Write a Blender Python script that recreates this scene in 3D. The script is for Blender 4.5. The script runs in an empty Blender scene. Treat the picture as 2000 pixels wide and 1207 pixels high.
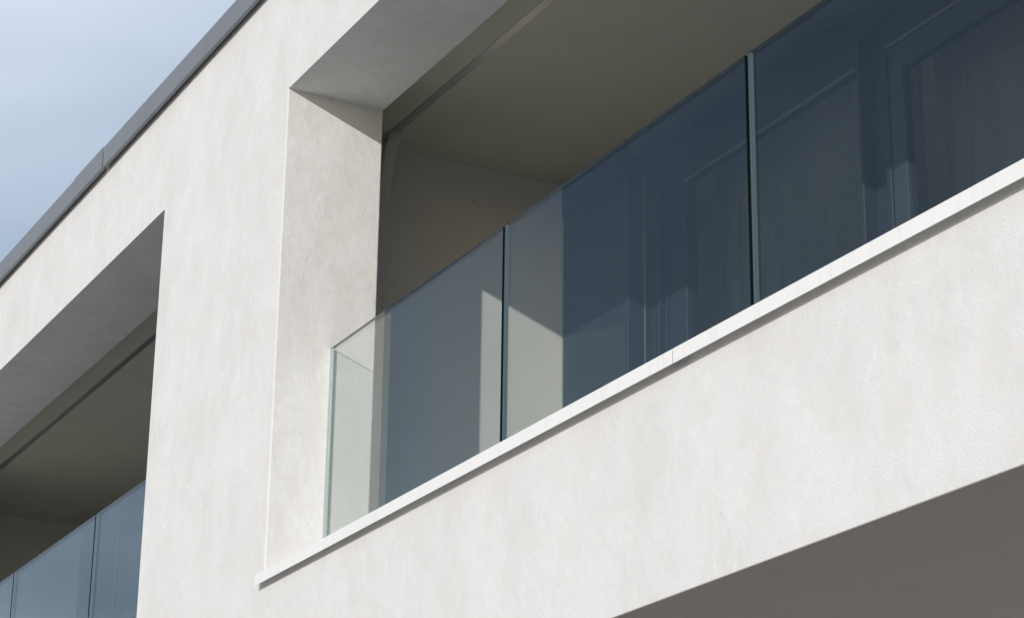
import bpy, bmesh, math, random
from mathutils import Vector, Matrix
C = bpy.context
S = C.scene
random.seed(4)

# ------------------------------------------------------------------ camera
cd = bpy.data.cameras.new('camera')
cam = bpy.data.objects.new('camera', cd)
S.collection.objects.link(cam)
right = Vector((0.4681587, 0.88355536, 0.01254413))
up = Vector((0.29896113, -0.17173371, 0.93868513))
fwd = Vector((-0.83153453, 0.4357034, 0.34454734))
m = Matrix((right, up, -fwd)).transposed().to_4x4()
m.translation = (9.904, -3.9003, 1.6)
cam.matrix_world = m
cd.sensor_width = 36.0
cd.lens = 4518.46 / 2000 * 36
cd.clip_start, cd.clip_end = 0.05, 2000
S.camera = cam

# ------------------------------------------------------------------ light
to_sun = Vector((0.777, -1.0, 0.371)).normalized()
SUN_EL = math.asin(to_sun.z)
SUN_AZ = math.atan2(to_sun.x, to_sun.y)          # clockwise from +Y
w = bpy.data.worlds.new('World')
S.world = w
w.use_nodes = True
nt = w.node_tree
nt.nodes.clear()
out = nt.nodes.new('ShaderNodeOutputWorld')
bg = nt.nodes.new('ShaderNodeBackground')
bg.inputs['Strength'].default_value = 0.11
sky = nt.nodes.new('ShaderNodeTexSky')
sky.sky_type = 'NISHITA'
sky.sun_disc = False
sky.sun_elevation = SUN_EL
sky.sun_rotation = SUN_AZ
sky.air_density = 1.0
sky.dust_density = 0.6
sky.ozone_density = 1.0
# thin high cloud drifting over the blue
tc = nt.nodes.new('ShaderNodeTexCoord')
mp = nt.nodes.new('ShaderNodeMapping')
mp.inputs['Location'].default_value = (9.45, 4.77, 2.11)
mp.inputs['Scale'].default_value = (1.0, 1.0, 2.2)
nz = nt.nodes.new('ShaderNodeTexNoise')
nz.inputs['Scale'].default_value = 1.3
nz.inputs['Detail'].default_value = 4.5
nz.inputs['Roughness'].default_value = 0.5
nz.inputs['Distortion'].default_value = 0.3
rp = nt.nodes.new('ShaderNodeValToRGB')
rp.color_ramp.elements[0].position = 0.36
rp.color_ramp.elements[0].color = (0.0, 0.0, 0.0, 1)
rp.color_ramp.elements[1].position = 0.68
rp.color_ramp.elements[1].color = (0.9, 0.9, 0.9, 1)
mx = nt.nodes.new('ShaderNodeMixRGB')
mx.inputs['Color2'].default_value = (7.4, 8.1, 9.4, 1)
L = nt.links.new
L(tc.outputs['Generated'], mp.inputs['Vector'])
L(mp.outputs['Vector'], nz.inputs['Vector'])
L(nz.outputs['Fac'], rp.inputs['Fac'])
L(rp.outputs['Color'], mx.inputs['Fac'])
L(sky.outputs['Color'], mx.inputs['Color1'])
L(mx.outputs['Color'], bg.inputs['Color'])
L(bg.outputs['Background'], out.inputs['Surface'])

sd = bpy.data.lights.new('sun', 'SUN')
sd.energy = 2.64
sd.angle = math.radians(0.53)
sd.color = (1.0, 0.97, 0.935)
sun = bpy.data.objects.new('sun', sd)
sun.rotation_euler = (-to_sun).to_track_quat('-Z', 'Y').to_euler()
sun.location = (20, -25, 12)
S.collection.objects.link(sun)

S.view_settings.view_transform = 'Standard'
S.view_settings.look = 'None'
S.view_settings.exposure = 0.0
S.view_settings.gamma = 1.0
S.view_settings.use_curve_mapping = False
S.render.engine = 'CYCLES'
S.cycles.max_bounces = 12
S.cycles.diffuse_bounces = 6
S.cycles.glossy_bounces = 6
S.cycles.transparent_max_bounces = 24
S.cycles.use_denoising = True
S.cycles.caustics_reflective = True
S.cycles.sample_clamp_indirect = 4.0

# ------------------------------------------------------------------ materials
def new_mat(name):
    mt = bpy.data.materials.new(name)
    mt.use_nodes = True
    n = mt.node_tree
    n.nodes.clear()
    o = n.nodes.new('ShaderNodeOutputMaterial')
    return mt, n, o

def principled(n, o, rough=0.6, metal=0.0, spec=0.5):
    b = n.nodes.new('ShaderNodeBsdfPrincipled')
    b.inputs['Roughness'].default_value = rough
    b.inputs['Metallic'].default_value = metal
    b.inputs['Specular IOR Level'].default_value = spec
    n.links.new(b.outputs[0], o.inputs['Surface'])
    return b

def noise(n, vec, scale, detail=4.0, rough=0.55, dist=0.0):
    t = n.nodes.new('ShaderNodeTexNoise')
    t.inputs['Scale'].default_value = scale
    t.inputs['Detail'].default_value = detail
    t.inputs['Roughness'].default_value = rough
    t.inputs['Distortion'].default_value = dist
    n.links.new(vec, t.inputs['Vector'])
    return t.outputs['Fac']

def ramp(n, fac, stops):
    r = n.nodes.new('ShaderNodeValToRGB')
    e = r.color_ramp.elements
    while len(e) < len(stops):
        e.new(0.5)
    for k, (p, c) in enumerate(stops):
        e[k].position = p
        e[k].color = (*c, 1) if not isinstance(c, (int, float)) else (c, c, c, 1)
    n.links.new(fac, r.inputs['Fac'])
    return r.outputs['Color']

def math_node(n, op, a, b=None, clamp=False):
    t = n.nodes.new('ShaderNodeMath')
    t.operation = op
    t.use_clamp = clamp
    for k, v in enumerate((a, b)):
        if v is None:
            continue
        if isinstance(v, (int, float)):
            t.inputs[k].default_value = v
        else:
            n.links.new(v, t.inputs[k])
    return t.outputs[0]

def coords(n, scale=(1, 1, 1)):
    t = n.nodes.new('ShaderNodeTexCoord')
    g = n.nodes.new('ShaderNodeMapping')
    g.inputs['Scale'].default_value = scale
    n.links.new(t.outputs['Object'], g.inputs['Vector'])
    return g.outputs['Vector']

def mix(n, fac, a, b, mode='MIX'):
    t = n.nodes.new('ShaderNodeMixRGB')
    t.blend_type = mode
    for k, v in (('Fac', fac), ('Color1', a), ('Color2', b)):
        if isinstance(v, (int, float)):
            t.inputs[k].default_value = v if k == 'Fac' else (v, v, v, 1)
        elif isinstance(v, tuple):
            t.inputs[k].default_value = (*v, 1)
        else:
            n.links.new(v, t.inputs[k])
    return t.outputs['Color']

def bump(n, b, height, strength, dist):
    t = n.nodes.new('ShaderNodeBump')
    t.inputs['Strength'].default_value = strength
    t.inputs['Distance'].default_value = dist
    n.links.new(height, t.inputs['Height'])
    n.links.new(t.outputs['Normal'], b.inputs['Normal'])

def plaster(name, light, dark, grain_scale, grain_strength, patch_scale, stretch, patch_lo, patch_hi, fleck):
    """Trowelled mineral render: smooth worked patches between coarser open grain."""
    mt, n, o = new_mat(name)
    b = principled(n, o, 0.85, 0, 0.25)
    v1 = coords(n)
    v2 = coords(n, stretch)
    mask = ramp(n, noise(n, v2, patch_scale, 4.0, 0.65, 0.25), [(patch_lo, 0.0), (patch_hi, 1.0)])   # 1 = worked smooth
    blot = noise(n, v2, patch_scale * 0.45, 3.0, 0.55, 0.2)
    fine = noise(n, v2, patch_scale * 4.0, 4.0, 0.6, 0.3)
    streak = noise(n, coords(n, (7.0, 7.0, 1.1)), 1.7, 5.0, 0.65, 0.5)
    g1 = noise(n, v1, grain_scale, 1.0, 0.5)
    g2 = noise(n, v1, grain_scale * 2.3, 2.0, 0.6)
    g = math_node(n, 'ADD', g1, math_node(n, 'MULTIPLY', g2, 0.7))
    tone = math_node(n, 'ADD', math_node(n, 'MULTIPLY', blot, 0.5), math_node(n, 'MULTIPLY', streak, 0.13))
    tone = math_node(n, 'ADD', tone, math_node(n, 'MULTIPLY', fine, 0.37))
    col = ramp(n, tone, [(0.38, dark), (0.64, light)])
    rough_zone = math_node(n, 'ADD', math_node(n, 'MULTIPLY', math_node(n, 'SUBTRACT', 1.0, mask), 0.85), 0.15)
    # light open grain in the coarse zones, slightly warmer where it was worked smooth
    fl = math_node(n, 'MULTIPLY', ramp(n, g2, [(0.5, 0.0), (0.68, 1.0)]), math_node(n, 'MULTIPLY', rough_zone, fleck))
    col = mix(n, fl, col, (0.86, 0.86, 0.85))
    col = mix(n, math_node(n, 'MULTIPLY', mask, 0.8), col, mix(n, 1.0, col, (0.965, 0.95, 0.935), 'MULTIPLY'))
    # thin lime blooms and scuffs left by the trowel
    sc = noise(n, coords(n, (3.2, 3.2, 2.2)), 2.3, 5.0, 0.62, 1.2)
    col = mix(n, ramp(n, sc, [(0.62, 0.0), (0.74, 0.55)]), col, (0.83, 0.83, 0.825))
    n.links.new(col, b.inputs['Base Color'])
    h = math_node(n, 'MULTIPLY', g, rough_zone)
    h = math_node(n, 'ADD', h, math_node(n, 'MULTIPLY', blot, 0.5))
    bump(n, b, h, grain_strength, 0.0022)
    return mt

M = {}
M['facade'] = plaster('white_trowelled_plaster', (0.765, 0.758, 0.745), (0.695, 0.686, 0.670), 120, 0.75, 4.2, (1.0, 1.0, 0.8), 0.42, 0.60, 0.75)
M['reveal'] = plaster('white_coarse_plaster', (0.81, 0.803, 0.785), (0.715, 0.708, 0.69), 140, 0.62, 6.0, (1.0, 1.0, 0.8), 0.42, 0.56, 1.0)

def paint(name, col, rough=0.7, var=0.04, bumpy=0.05, scale=3.0, spec=0.3):
    mt, n, o = new_mat(name)
    b = principled(n, o, rough, 0, spec)
    v = coords(n)
    t = noise(n, v, scale, 5.0, 0.6)
    lo = tuple(c * (1 - var) for c in col)
    hi = tuple(min(1, c * (1 + var)) for c in col)
    n.links.new(ramp(n, t, [(0.3, lo), (0.7, hi)]), b.inputs['Base Color'])
    if bumpy:
        bump(n, b, noise(n, v, 160, 2.0, 0.5), bumpy, 0.004)
    return mt

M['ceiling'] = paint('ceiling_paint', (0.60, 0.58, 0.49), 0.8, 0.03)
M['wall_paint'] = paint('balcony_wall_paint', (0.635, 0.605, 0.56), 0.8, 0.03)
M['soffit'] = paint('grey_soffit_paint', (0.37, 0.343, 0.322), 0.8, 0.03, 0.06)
M['floor'] = paint('balcony_tile', (0.52, 0.505, 0.475), 0.5, 0.08)
M['room'] = paint('room_paint', (0.72, 0.71, 0.69), 0.8, 0.02)
M['room_floor'] = paint('oak_floor', (0.30, 0.24, 0.17), 0.4, 0.2)
M['frame'] = paint('anthracite_frame', (0.022, 0.029, 0.042), 0.55, 0.05, 0.0, 3.0, 0.25)
M['bead'] = paint('grey_alu_bead', (0.13, 0.14, 0.15), 0.6, 0.05, 0.0, 3.0, 0.5)
M['sash'] = paint('slate_sash_paint', (0.040, 0.050, 0.056), 0.55, 0.05, 0.0, 3.0, 0.25)
M['dark_backing'] = paint('dark_backing_sheet', (0.035, 0.042, 0.055), 0.9, 0.05, 0.0)
M['joint'] = paint('dark_joint', (0.02, 0.02, 0.02), 0.6, 0.05, 0.0)

def sill_mat():
    mt, n, o = new_mat('white_coated_sill')
    b = principled(n, o, 0.45, 0, 0.4)
    st = noise(n, coords(n, (26, 26, 1.2)), 1.5, 4.0, 0.6)
    bl = noise(n, coords(n), 2.2, 4.0, 0.6)
    col = ramp(n, st, [(0.25, (0.79, 0.775, 0.745)), (0.5, (0.86, 0.85, 0.83))])
    col = mix(n, ramp(n, bl, [(0.4, 0.0), (0.75, 0.35)]), col, (0.80, 0.79, 0.765))
    n.links.new(col, b.inputs['Base Color'])
    bump(n, b, bl, 0.03, 0.01)
    return mt
M['sill'] = sill_mat()

def zinc():
    mt, n, o = new_mat('grey_zinc_sheet')
    b = principled(n, o, 0.55, 0.25, 0.4)
    v = coords(n, (1, 1, 1))
    t = noise(n, v, 1.4, 4.0, 0.55)
    s = noise(n, coords(n, (2, 2, 30)), 3.0, 3.0, 0.5)
    col = ramp(n, math_node(n, 'ADD', math_node(n, 'MULTIPLY', t, 0.7), math_node(n, 'MULTIPLY', s, 0.3)),
               [(0.3, (0.225, 0.238, 0.26)), (0.7, (0.27, 0.285, 0.305))])
    n.links.new(col, b.inputs['Base Color'])
    bump(n, b, noise(n, v, 2.5, 2.0, 0.5), 0.05, 0.02)
    return mt
M['zinc'] = zinc()

def alu():
    mt, n, o = new_mat('satin_aluminium')
    b = principled(n, o, 0.33, 0.9, 0.5)
    b.inputs['Base Color'].default_value = (0.55, 0.55, 0.55, 1)
    bump(n, b, noise(n, coords(n), 2.0, 1.0, 0.4), 0.04, 0.02)
    return mt
M['alu'] = alu()

def thin_glass(name, tint, base_f, gain, tint_refl=(1, 1, 1), wave=0.0, haze=0.0):
    """Clear sheet: tinted see-through plus an angle-dependent mirror (no refraction)."""
    mt, n, o = new_mat(name)
    lw = n.nodes.new('ShaderNodeLayerWeight')
    lw.inputs['Blend'].default_value = 0.5
    p = math_node(n, 'POWER', lw.outputs['Facing'], 5.0)
    f = math_node(n, 'ADD', math_node(n, 'MULTIPLY', p, gain), base_f, True)
    tr = n.nodes.new('ShaderNodeBsdfTransparent')
    tr.inputs['Color'].default_value = (*tint, 1)
    gl = n.nodes.new('ShaderNodeBsdfGlossy')
    gl.inputs['Roughness'].default_value = 0.0
    gl.inputs['Color'].default_value = (*tint_refl, 1)
    if wave:
        bump(n, gl, noise(n, coords(n), 1.3, 1.0, 0.4), wave, 0.01)
    ms = n.nodes.new('ShaderNodeMixShader')
    n.links.new(f, ms.inputs['Fac'])
    n.links.new(tr.outputs[0], ms.inputs[1])
    n.links.new(gl.outputs[0], ms.inputs[2])
    last = ms
    if haze:  # smeary pale film, lifts the glass in place of a hazier reflection
        df = n.nodes.new('ShaderNodeBsdfDiffuse')
        df.inputs['Color'].default_value = (0.75, 0.76, 0.76, 1)
        cl = noise(n, coords(n, (1, 1, 1)), 1.6, 4.0, 0.6, 0.4)
        run = noise(n, coords(n, (16, 16, 0.5)), 1.8, 4.0, 0.6)
        film = math_node(n, 'ADD', math_node(n, 'MULTIPLY', cl, 0.6), math_node(n, 'MULTIPLY', run, 0.4))
        film = math_node(n, 'MULTIPLY', ramp(n, film, [(0.38, 0.35), (0.64, 1.0)]), haze)
        last = n.nodes.new('ShaderNodeMixShader')
        n.links.new(film, last.inputs['Fac'])
        n.links.new(ms.outputs[0], last.inputs[1])
        n.links.new(df.outputs[0], last.inputs[2])
    n.links.new(last.outputs[0], o.inputs['Surface'])
    return mt
M['rail_glass'] = thin_glass('railing_glass_clear', (0.955, 0.988, 0.974), 0.055, 1.38, (0.97, 0.98, 1.0), 0.0, 0.006)
M['pane'] = thin_glass('window_glass', (0.88, 0.91, 0.92), 0.015, 0.18, (1, 1, 1), 0.02)

def edge_mat(name, col, rough):
    mt, n, o = new_mat(name)
    b = principled(n, o, rough, 0, 0.5)
    s = noise(n, coords(n, (60, 60, 0.4)), 2.0, 2.0, 0.5)
    n.links.new(ramp(n, s, [(0.35, tuple(c * 0.75 for c in col)), (0.65, tuple(min(1, c * 1.2) for c in col))]), b.inputs['Base Color'])
    return mt
M['edge_dark'] = edge_mat('glass_edge_dark', (0.006, 0.012, 0.012), 0.15)
M['edge_sheen'] = edge_mat('glass_edge_sheen_pale', (0.080, 0.110, 0.125), 0.4)  # pale blue stands in for sky light reflected inside the pane end
M['edge_sheen_bright'] = edge_mat('glass_edge_sheen_light', (0.42, 0.52, 0.54), 0.2)  # lighter colour stands in for the bright reveal showing through the end
M['edge_top'] = edge_mat('glass_edge_top', (0.02, 0.028, 0.036), 0.25)

def curtain_mat():
    mt, n, o = new_mat('grey_satin_curtain')
    b = n.nodes.new('ShaderNodeBsdfPrincipled')
    b.inputs['Roughness'].default_value = 0.32
    wv = noise(n, coords(n, (200, 200, 200)), 2.0, 2.0, 0.5)
    col = ramp(n, wv, [(0.3, (0.84, 0.815, 0.825)), (0.7, (0.90, 0.875, 0.885))])
    n.links.new(col, b.inputs['Base Color'])
    t = n.nodes.new('ShaderNodeBsdfTranslucent')
    n.links.new(col, t.inputs['Color'])
    ms = n.nodes.new('ShaderNodeMixShader')
    ms.inputs['Fac'].default_value = 0.55
    n.links.new(b.outputs[0], ms.inputs[1])
    n.links.new(t.outputs[0], ms.inputs[2])
    n.links.new(ms.outputs[0], o.inputs['Surface'])
    return mt
M['curtain'] = curtain_mat()

def ground_mat():
    mt, n, o = new_mat('pale_paving')
    b = principled(n, o, 0.85, 0, 0.3)
    v = coords(n)
    br = n.nodes.new('ShaderNodeTexBrick')
    br.inputs['Scale'].default_value = 1.0
    br.inputs['Brick Width'].default_value = 0.6
    br.inputs['Row Height'].default_value = 0.4
    br.inputs['Mortar Size'].default_value = 0.006
    br.inputs['Color1'].default_value = (0.40, 0.385, 0.36, 1)
    br.inputs['Color2'].default_value = (0.36, 0.35, 0.33, 1)
    br.inputs['Mortar'].default_value = (0.20, 0.19, 0.18, 1)
    n.links.new(v, br.inputs['Vector'])
    t = noise(n, v, 0.7, 6.0, 0.6)
    col = mix(n, 1.0, br.outputs['Color'], ramp(n, t, [(0.3, 0.82), (0.7, 1.0)]), 'MULTIPLY')
    n.links.new(col, b.inputs['Base Color'])
    bump(n, b, noise(n, v, 60, 3.0, 0.6), 0.2, 0.01)
    return mt
M['ground'] = ground_mat()

# ------------------------------------------------------------------ mesh helpers
def box(bm, x0, x1, y0, y1, z0, z1, mi=0, face_mi=None):
    v = [bm.verts.new(p) for p in ((x0, y0, z0), (x1, y0, z0), (x1, y1, z0), (x0, y1, z0),
                                   (x0, y0, z1), (x1, y0, z1), (x1, y1, z1), (x0, y1, z1))]
    q = {'-z': (0, 3, 2, 1), '+z': (4, 5, 6, 7), '-y': (0, 1, 5, 4), '+x': (1, 2, 6, 5), '+y': (2, 3, 7, 6), '-x': (3, 0, 4, 7)}
    for k, ids in q.items():
        f = bm.faces.new([v[i] for i in ids])
        f.material_index = (face_mi or {}).get(k, mi)

def prism_x(bm, prof, x0, x1, mi=0):
    """Extrude a (y, z) outline along x."""
    a = [bm.verts.new((x0, y, z)) for y, z in prof]
    b = [bm.verts.new((x1, y, z)) for y, z in prof]
    k = len(prof)
    for i in range(k):
        j = (i + 1) % k
        bm.faces.new((a[i], a[j], b[j], b[i])).material_index = mi
    bm.faces.new(a[::-1]).material_index = mi
    bm.faces.new(b).material_index = mi

def obj(name, bm, mats, parent=None, origin=(0, 0, 0), bevel=0.0, seg=2, smooth=False, weights=False):
    bmesh.ops.recalc_face_normals(bm, faces=bm.faces)
    for v in bm.verts:
        v.co -= Vector(origin)
    me = bpy.data.meshes.new(name)
    bm.to_mesh(me)
    bm.free()
    for mt in (mats if isinstance(mats, (list, tuple)) else [mats]):
        me.materials.append(mt)
    if smooth:
        for p in me.polygons:
            p.use_smooth = True
    o = bpy.data.objects.new(name, me)
    S.collection.objects.link(o)
    if parent is not None:
        o.parent = parent
    else:
        o.location = origin
    if bevel:
        bv = o.modifiers.new('bevel', 'BEVEL')
        bv.width = bevel
        bv.segments = seg
        if weights:
            bv.limit_method = 'WEIGHT'
        else:
            bv.limit_method = 'ANGLE'
            bv.angle_limit = math.radians(50)
    return o

def tag(o, label=None, cat=None, group=None, kind=None):
    for k, v in (('label', label), ('category', cat), ('group', group), ('kind', kind)):
        if v:
            o[k] = v
    return o

def empty(name, loc=(0, 0, 0)):
    o = bpy.data.objects.new(name, None)
    o.location = loc
    o.empty_display_size = 0.3
    S.collection.objects.link(o)
    return o

def boxes(*bs):
    bm = bmesh.new()
    for b in bs:
        box(bm, *b)
    return bm

# ------------------------------------------------------------------ setting
bm = bmesh.new()
bmesh.ops.create_grid(bm, x_segments=8, y_segments=8, size=600)
tag(obj('ground', bm, M['ground']), 'pale paving in front of the white building', 'ground', kind='structure')

# ------------------------------------------------------------------ building
T = 0.526                       # depth of the facade wall
ZS, ZC, ZL, ZI, ZW = 3.328, 4.120, 6.652, 6.825, 7.415   # soffit, parapet, lintel, ceiling, wall top
OPEN = ((-8.25, -1.826), (0.0, 6.864))
XA, XB = -11.2, 8.8
bld = empty('apartment_building')
tag(bld, 'modern white plastered apartment building with recessed balconies and grey metal roof edge', 'building')

def facade():
    xs = [XA, OPEN[0][0], OPEN[0][1], OPEN[1][0], OPEN[1][1], XB]
    zs = [ZS, ZC, ZL, ZW]
    hole = lambda i, k: k == 1 and i in (1, 3)
    bm = bmesh.new()
    vf = {(i, k, s): bm.verts.new((x, y, z)) for i, x in enumerate(xs) for k, z in enumerate(zs) for s, y in ((0, 0.0), (1, T))}
    for i in range(5):
        for k in range(3):
            if not hole(i, k):
                for s in (0, 1):
                    bm.faces.new([vf[p] for p in ((i, k, s), (i + 1, k, s), (i + 1, k + 1, s), (i, k + 1, s))])
    def side(a, b, mi):
        bm.faces.new((vf[(*a, 0)], vf[(*b, 0)], vf[(*b, 1)], vf[(*a, 1)])).material_index = mi
    for i in range(5):
        side((i, 0), (i + 1, 0), 0)
        side((i, 3), (i + 1, 3), 0)
    for k in range(3):
        side((0, k), (0, k + 1), 0)
        side((5, k), (5, k + 1), 0)
    for i in (1, 3):
        side((i, 1), (i + 1, 1), 1)
        side((i, 2), (i + 1, 2), 1)
        side((i, 1), (i, 2), 1)
        side((i + 1, 1), (i + 1, 2), 1)
    wl = bm.edges.layers.float.new('bevel_weight_edge')
    for i in (1, 2, 3, 4):
        for s_ in (0, 1):
            bm.edges.get((vf[(i, 1, s_)], vf[(i, 2, s_)]))[wl] = 1.0
    return bm
obj('facade_wall', facade(), [M['facade'], M['reveal']], bld, bevel=0.006, seg=2, weights=True)

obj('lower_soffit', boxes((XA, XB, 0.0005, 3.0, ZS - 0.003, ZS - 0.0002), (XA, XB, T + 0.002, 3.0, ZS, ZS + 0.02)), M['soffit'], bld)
obj('floor_slab', boxes((XA, XB, T + 0.001, 8.0, ZS + 0.021, 3.98)), M['room'], bld)
obj('balcony_floor', boxes((-9.53, -1.071, T + 0.001, 1.98, 3.981, 4.02), (-0.760, 7.62, T + 0.001, 1.98, 3.981, 4.02)), M['floor'], bld)
obj('room_floor', boxes((-9.53, -1.071, 2.30, 7.8, 3.981, 4.02), (-0.760, 7.62, 2.30, 7.8, 3.981, 4.02)), M['room_floor'], bld)
obj('roof_slab', boxes((XA, XB, T + 0.001, 8.0, ZI + 0.02, 7.40)), M['room'], bld)
for x0, x1 in ((-9.53, -1.071), (-0.760, 7.62)):
    obj('ceiling', boxes((x0, x1, T + 0.001, 2.285, ZI, ZI + 0.019)), M['ceiling'], bld)
    obj('room_ceiling', boxes((x0, x1, 2.2855, 7.8, ZI, ZI + 0.019)), M['room'], bld)
for x0, x1 in ((XA + 0.002, -9.531), (-1.070, -0.761), (7.621, XB - 0.002)):
    obj('side_wall', boxes((x0, x1, T + 0.001, 7.8, 3.981, ZI + 0.0195)), M['wall_paint'], bld)
obj('rear_wall', boxes((XA, XB, 7.801, 8.0, 3.981, ZI + 0.0195)), M['facade'], bld)
obj('ground_floor_wall', boxes((XA + 0.3, XB - 0.3, 2.6, 2.9, 0.0, ZS - 0.005)), M['facade'], bld)

# roof edge: folded sheet with a return lip and an open gap against the wall
def coping_bm(x0, x1, g=0.0):
    yf, zb, zt = -0.045 - g, 7.333 - g * 0.2, 7.4695 + g
    prof = [(yf, zb), (-0.024, zb), (-0.024, zb + 0.003), (yf + 0.003, zb + 0.003), (yf + 0.003, 7.43),
            (T + 0.04, 7.43), (T + 0.04, zt - 0.02), (yf, zt)]
    bm = bmesh.new()
    prism_x(bm, prof, x0, x1)
    return bm
obj('coping', coping_bm(XA - 0.05, -3.30), M['zinc'], bld)
obj('coping', coping_bm(-2.950, 3.05), M['zinc'], bld)
obj('coping', coping_bm(3.056, XB + 0.05), M['zinc'], bld)
sl = coping_bm(-3.527, -2.957, 0.0035)
obj('coping_sleeve', sl, M['zinc'], bld)

# window sill caps with a front drip edge
def sill_seg(x0, x1, xin0, xin1):
    bm = bmesh.new()
    prism_x(bm, [(-0.0355, 4.094), (-0.0335, 4.0935), (-0.0335, 4.142), (-0.0008, 4.143), (-0.0008, 4.1465), (-0.0355, 4.146)], x0, x1)
    box(bm, xin0, xin1, -0.0006, T + 0.03, ZC + 0.001, 4.1460)
    return bm
for a, b, j in ((OPEN[0][0], OPEN[0][1], -5.36), (OPEN[1][0], OPEN[1][1], 3.685)):
    obj('sill', sill_seg(a - 0.028, j - 0.0024, a + 0.0015, j - 0.0024), M['sill'], bld, bevel=0.0006, seg=1)
    obj('sill', sill_seg(j + 0.0024, b + 0.028, j + 0.0024, b - 0.0015), M['sill'], bld, bevel=0.0006, seg=1)

    obj('sill_joint', boxes((j - 0.04, j + 0.04, -0.0333, -0.0315, 4.0945, 4.1405)), M['zinc'], bld)

# curtain rails let into the ceilings
for x0, x1 in ((-9.40, -1.12), (-0.54, 7.58)):
    obj('curtain_rail', boxes((x0, x1, 0.822, 0.868, ZI - 0.006, ZI - 0.0005)), M['alu'], bld, bevel=0.001, seg=1)

# ------------------------------------------------------------------ window wall at the back of each balcony
ZF, YF = 4.021, 2.12
HZ = 6.620                      # underside of the header
def window_wall(xo, xl, xr):
    X = lambda v: v + xo
    head = empty('window_header')
    head.parent = bld
    obj('header_panel', boxes((X(-0.0295), xr - 0.001, 2.0, YF - 0.031, 6.735, 6.8235)), M['sash'], head, bevel=0.002, seg=1)
    for y, z0, z1 in ((YF - 0.03, 6.746, 6.824), (YF - 0.015, 6.691, 6.745), (YF, HZ + 0.001, 6.690)):
        obj('header_profile', boxes((xl + 0.001, xr - 0.001, y, 2.28, z0, z1)), M['frame'], head, bevel=0.002, seg=1)
    # fixed glazing beside the end wall, an added dark sheet behind it hides the sunlit room
    fx = obj('fixed_window', boxes((X(-0.060), X(-0.030), 2.0, 2.26, ZF, HZ), (xl + 0.001, X(-0.0605), 2.0, 2.10, ZF, 4.10),
                                   (xl + 0.001, X(-0.0605), 2.0, 2.085, HZ + 0.001, 6.824)), M['frame'], bld, bevel=0.002, seg=1)
    obj('pane', boxes((xl + 0.0012, X(-0.0605), 2.003, 2.011, 4.101, HZ)), M['pane'], fx)
    obj('dark_backing', boxes((xl + 0.0012, X(-0.0605), 2.0125, 2.016, 4.101, HZ)), M['dark_backing'], fx)
    obj('bead', boxes((X(-0.032), X(-0.024), YF - 0.02, YF - 0.012, ZF, HZ)), M['bead'], fx)
    # ribbed post between fixed light and doors
    obj('post', boxes((X(-0.0235), X(0.095), 2.135, 2.27, ZF, HZ), (X(0.0955), X(0.105), 2.112, 2.26, ZF, HZ),
                      (X(0.1055), X(0.160), 2.145, 2.27, ZF, HZ), (X(0.1605), X(0.170), 2.118, 2.26, ZF, HZ),
                      (X(0.1705), X(0.225), 2.132, 2.27, ZF, HZ)), M['frame'], bld, bevel=0.0015, seg=1)
    def door(x0, x1, bl, br, zt, y, inner=0.0, inner_top=0.0):
        bs = [(x0, x0 + bl, y, y + 0.07, ZF, HZ), (x1 - br, x1, y, y + 0.07, ZF, HZ),
              (x0 + bl + 0.0005, x1 - br - 0.0005, y, y + 0.07, zt, HZ), (x0 + bl + 0.0005, x1 - br - 0.0005, y, y + 0.07, ZF, ZF + 0.12)]
        d = obj('sliding_door', boxes(*bs), M['frame'], bld, bevel=0.003, seg=1)
        xa, xb, za, zb = x0 + bl, x1 - br, ZF + 0.12, zt
        obj('glazing_bead', boxes((xa + 0.001, xb - 0.001, y - 0.003, y + 0.012, zb - 0.009, zb - 0.001)), M['bead'], d)
        if inner:
            bs = [(xa + 0.001, xa + inner, y + 0.012, y + 0.06, za, zb - 0.0105), (xb - inner, xb - 0.001, y + 0.012, y + 0.06, za, zb - 0.0105),
                  (xa + inner + 0.0005, xb - inner - 0.0005, y + 0.012, y + 0.06, zb - inner_top, zb - 0.0105)]
            obj('sash_frame', boxes(*bs), M['sash'], d, bevel=0.002, seg=1)
            xa, xb, zb = xa + inner, xb - inner, zb - inner_top
        obj('pane', boxes((xa, xb, y + 0.03, y + 0.038, za, zb - 0.0095)), M['pane'], d)
    door(X(0.226), X(1.912), 0.139, 0.022, 6.470, YF)
    def post(x0, x1):
        obj('post', boxes((X(x0), X(x1), 2.19, 2.28, ZF, HZ)), M['frame'], bld, bevel=0.002, seg=1)
    post(1.80, 2.10)
    door(X(2.085), X(3.90), 0.037, 0.037, 6.478, YF, 0.105, 0.145)
    post(3.85, 4.10)
    door(X(4.07), X(5.75), 0.06, 0.06, 6.470, YF)
    post(5.70, 5.95)
    door(X(5.93), xr - 0.003, 0.06, 0.06, 6.470, YF)
window_wall(0.0, -0.761, 7.62)
window_wall(-8.77, -9.53, -1.071)

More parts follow.
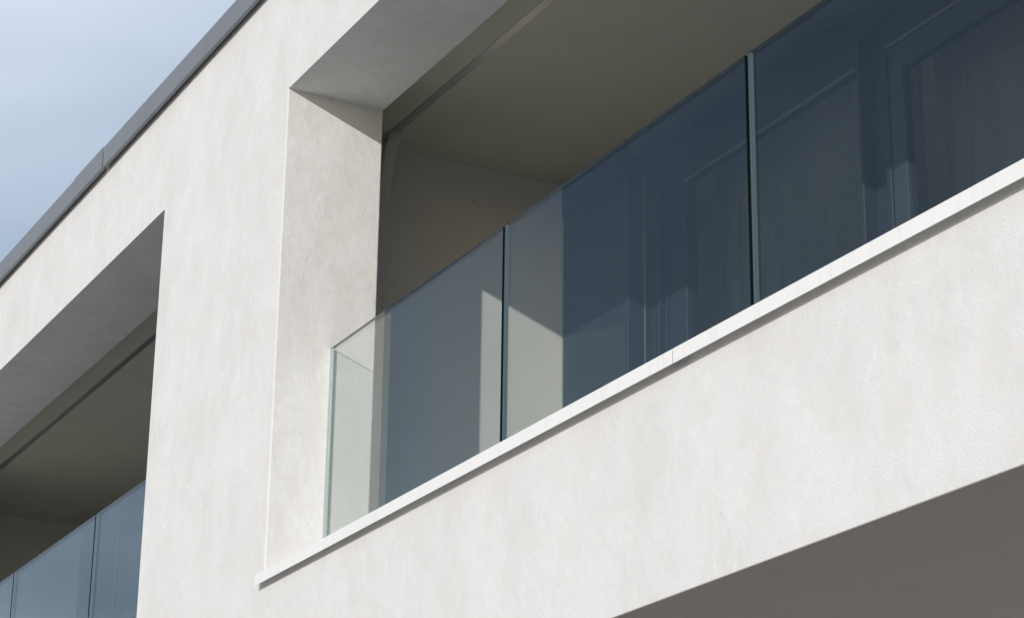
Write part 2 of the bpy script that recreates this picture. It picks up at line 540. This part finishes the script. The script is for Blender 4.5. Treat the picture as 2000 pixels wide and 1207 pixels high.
# ------------------------------------------------------------------ glass railings
def railing(posts, y, label):
    x0, x1 = posts[0], posts[-1]
    org = (x0, y, 4.147)
    r = empty('glass_railing', org)
    tag(r, label, 'railing', 'frameless glass railings of the balconies')
    GT = 0.0175
    for k in range(len(posts) - 1):
        a = posts[k] + (0.003 if k == 0 else 0.010)
        b = posts[k + 1] - 0.010
        bm = bmesh.new()
        box(bm, a, b, y, y + GT, 4.149, 5.314, 0, {'+x': 1, '-x': 2, '+z': 3, '-z': 1})
        em = M['edge_sheen_bright'] if k == 0 else M['edge_sheen']
        p = obj('glass_panel', bm, [M['rail_glass'], M['edge_dark'], em, M['edge_top']], r, org)
        # pale strips painting the light caught inside the end of the pane
        if True:
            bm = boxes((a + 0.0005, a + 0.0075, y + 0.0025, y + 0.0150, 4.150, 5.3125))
            obj('edge_sheen_strip', bm, em, p, org)
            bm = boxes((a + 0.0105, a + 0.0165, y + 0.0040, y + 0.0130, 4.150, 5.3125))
            obj('edge_sheen_strip', bm, em, p, org)
    return r
railing([0.0, 1.830, 3.690, 5.30, 6.864], 0.287, 'frameless glass balcony railing right of the white pillar, above the pale sill')
railing([-8.25, -7.10, -5.359, -3.604, -1.826], 0.287, 'frameless glass balcony railing left of the white pillar, at the lower left')

# ------------------------------------------------------------------ curtain bunched at the end of the rail
def curtain():
    keys = [(6.818, -0.50), (6.75, -0.56), (6.55, -0.635), (6.25, -0.672), (5.85, -0.690), (5.0, -0.69), (4.06, -0.68)]
    def xr(z):
        for (za, xa), (zb, xb) in zip(keys, keys[1:]):
            if z >= zb:
                t = (za - z) / (za - zb)
                return xa + (xb - xa) * t
        return keys[-1][1]
    bm = bmesh.new()
    nu, nv = 64, 44
    grid = []
    for j in range(nv + 1):
        z = 6.818 + (4.06 - 6.818) * j / nv
        row = []
        for i in range(nu + 1):
            u = i / nu
            x = -0.752 + (xr(z) + 0.752) * u
            y = 0.846 + 0.030 * math.sin(u * 2 * math.pi * 2.0 + 0.9) + 0.004 * math.sin(z * 2.3 + u * 5)
            row.append(bm.verts.new((x, y, z)))
        grid.append(row)
    for j in range(nv):
        for i in range(nu):
            bm.faces.new((grid[j][i], grid[j][i + 1], grid[j + 1][i + 1], grid[j + 1][i]))
    org = (-0.70, 0.846, 4.06)
    o = obj('curtain', bm, M['curtain'], None, org, smooth=True)
    sm = o.modifiers.new('thickness', 'SOLIDIFY')
    sm.thickness = 0.0025
    return o
tag(curtain(), 'grey balcony curtain drawn into a narrow bunch behind the white pillar', 'curtain')

# sheer curtains hanging inside, behind the door panes
def sheer_mat():
    mt, n, o = new_mat('grey_sheer_voile')
    d = n.nodes.new('ShaderNodeBsdfDiffuse')
    d.inputs['Color'].default_value = (0.27, 0.28, 0.29, 1)
    t = n.nodes.new('ShaderNodeBsdfTransparent')
    t.inputs['Color'].default_value = (0.95, 0.96, 0.97, 1)
    ms = n.nodes.new('ShaderNodeMixShader')
    w_ = noise(n, coords(n, (14, 14, 0.25)), 1.5, 3.0, 0.55)
    n.links.new(ramp(n, w_, [(0.35, 0.40), (0.65, 0.50)]), ms.inputs['Fac'])
    n.links.new(t.outputs[0], ms.inputs[1])
    n.links.new(d.outputs[0], ms.inputs[2])
    n.links.new(ms.outputs[0], o.inputs['Surface'])
    return mt
M['sheer'] = sheer_mat()
def sheer(x0, x1, label):
    bm = bmesh.new()
    nu = 150
    rows = []
    for z in (4.04, 5.4, 6.81):
        row = []
        for i in range(nu + 1):
            u = i / nu
            ph = u * (x1 - x0) / 0.17 * 2 * math.pi
            row.append(bm.verts.new((x0 + (x1 - x0) * u + 0.012 * math.sin(ph * 0.37), 2.42 + 0.010 * math.sin(ph + 0.8 * math.sin(u * 9)) , z)))
        rows.append(row)
    for a, b in zip(rows, rows[1:]):
        for i in range(nu):
            bm.faces.new((a[i], a[i + 1], b[i + 1], b[i]))
    o = obj('curtain', bm, M['sheer'], None, ((x0 + x1) / 2, 2.42, 4.04), smooth=True)
    return tag(o, label, 'curtain')
sheer(0.20, 2.02, 'sheer grey curtain inside the balcony door behind the middle glass panels')
sheer(2.10, 3.95, 'sheer grey curtain inside the balcony door at the upper right edge')

# a small dark wall anchor left in the end wall
bm = bmesh.new()
bmesh.ops.create_cone(bm, cap_ends=True, segments=12, radius1=0.0032, radius2=0.0028, depth=0.006,
                      matrix=Matrix.Translation((-0.757, 1.437, 6.612)) @ Matrix.Rotation(math.pi / 2, 4, 'Y'))
obj('wall_anchor', bm, M['joint'], bld)
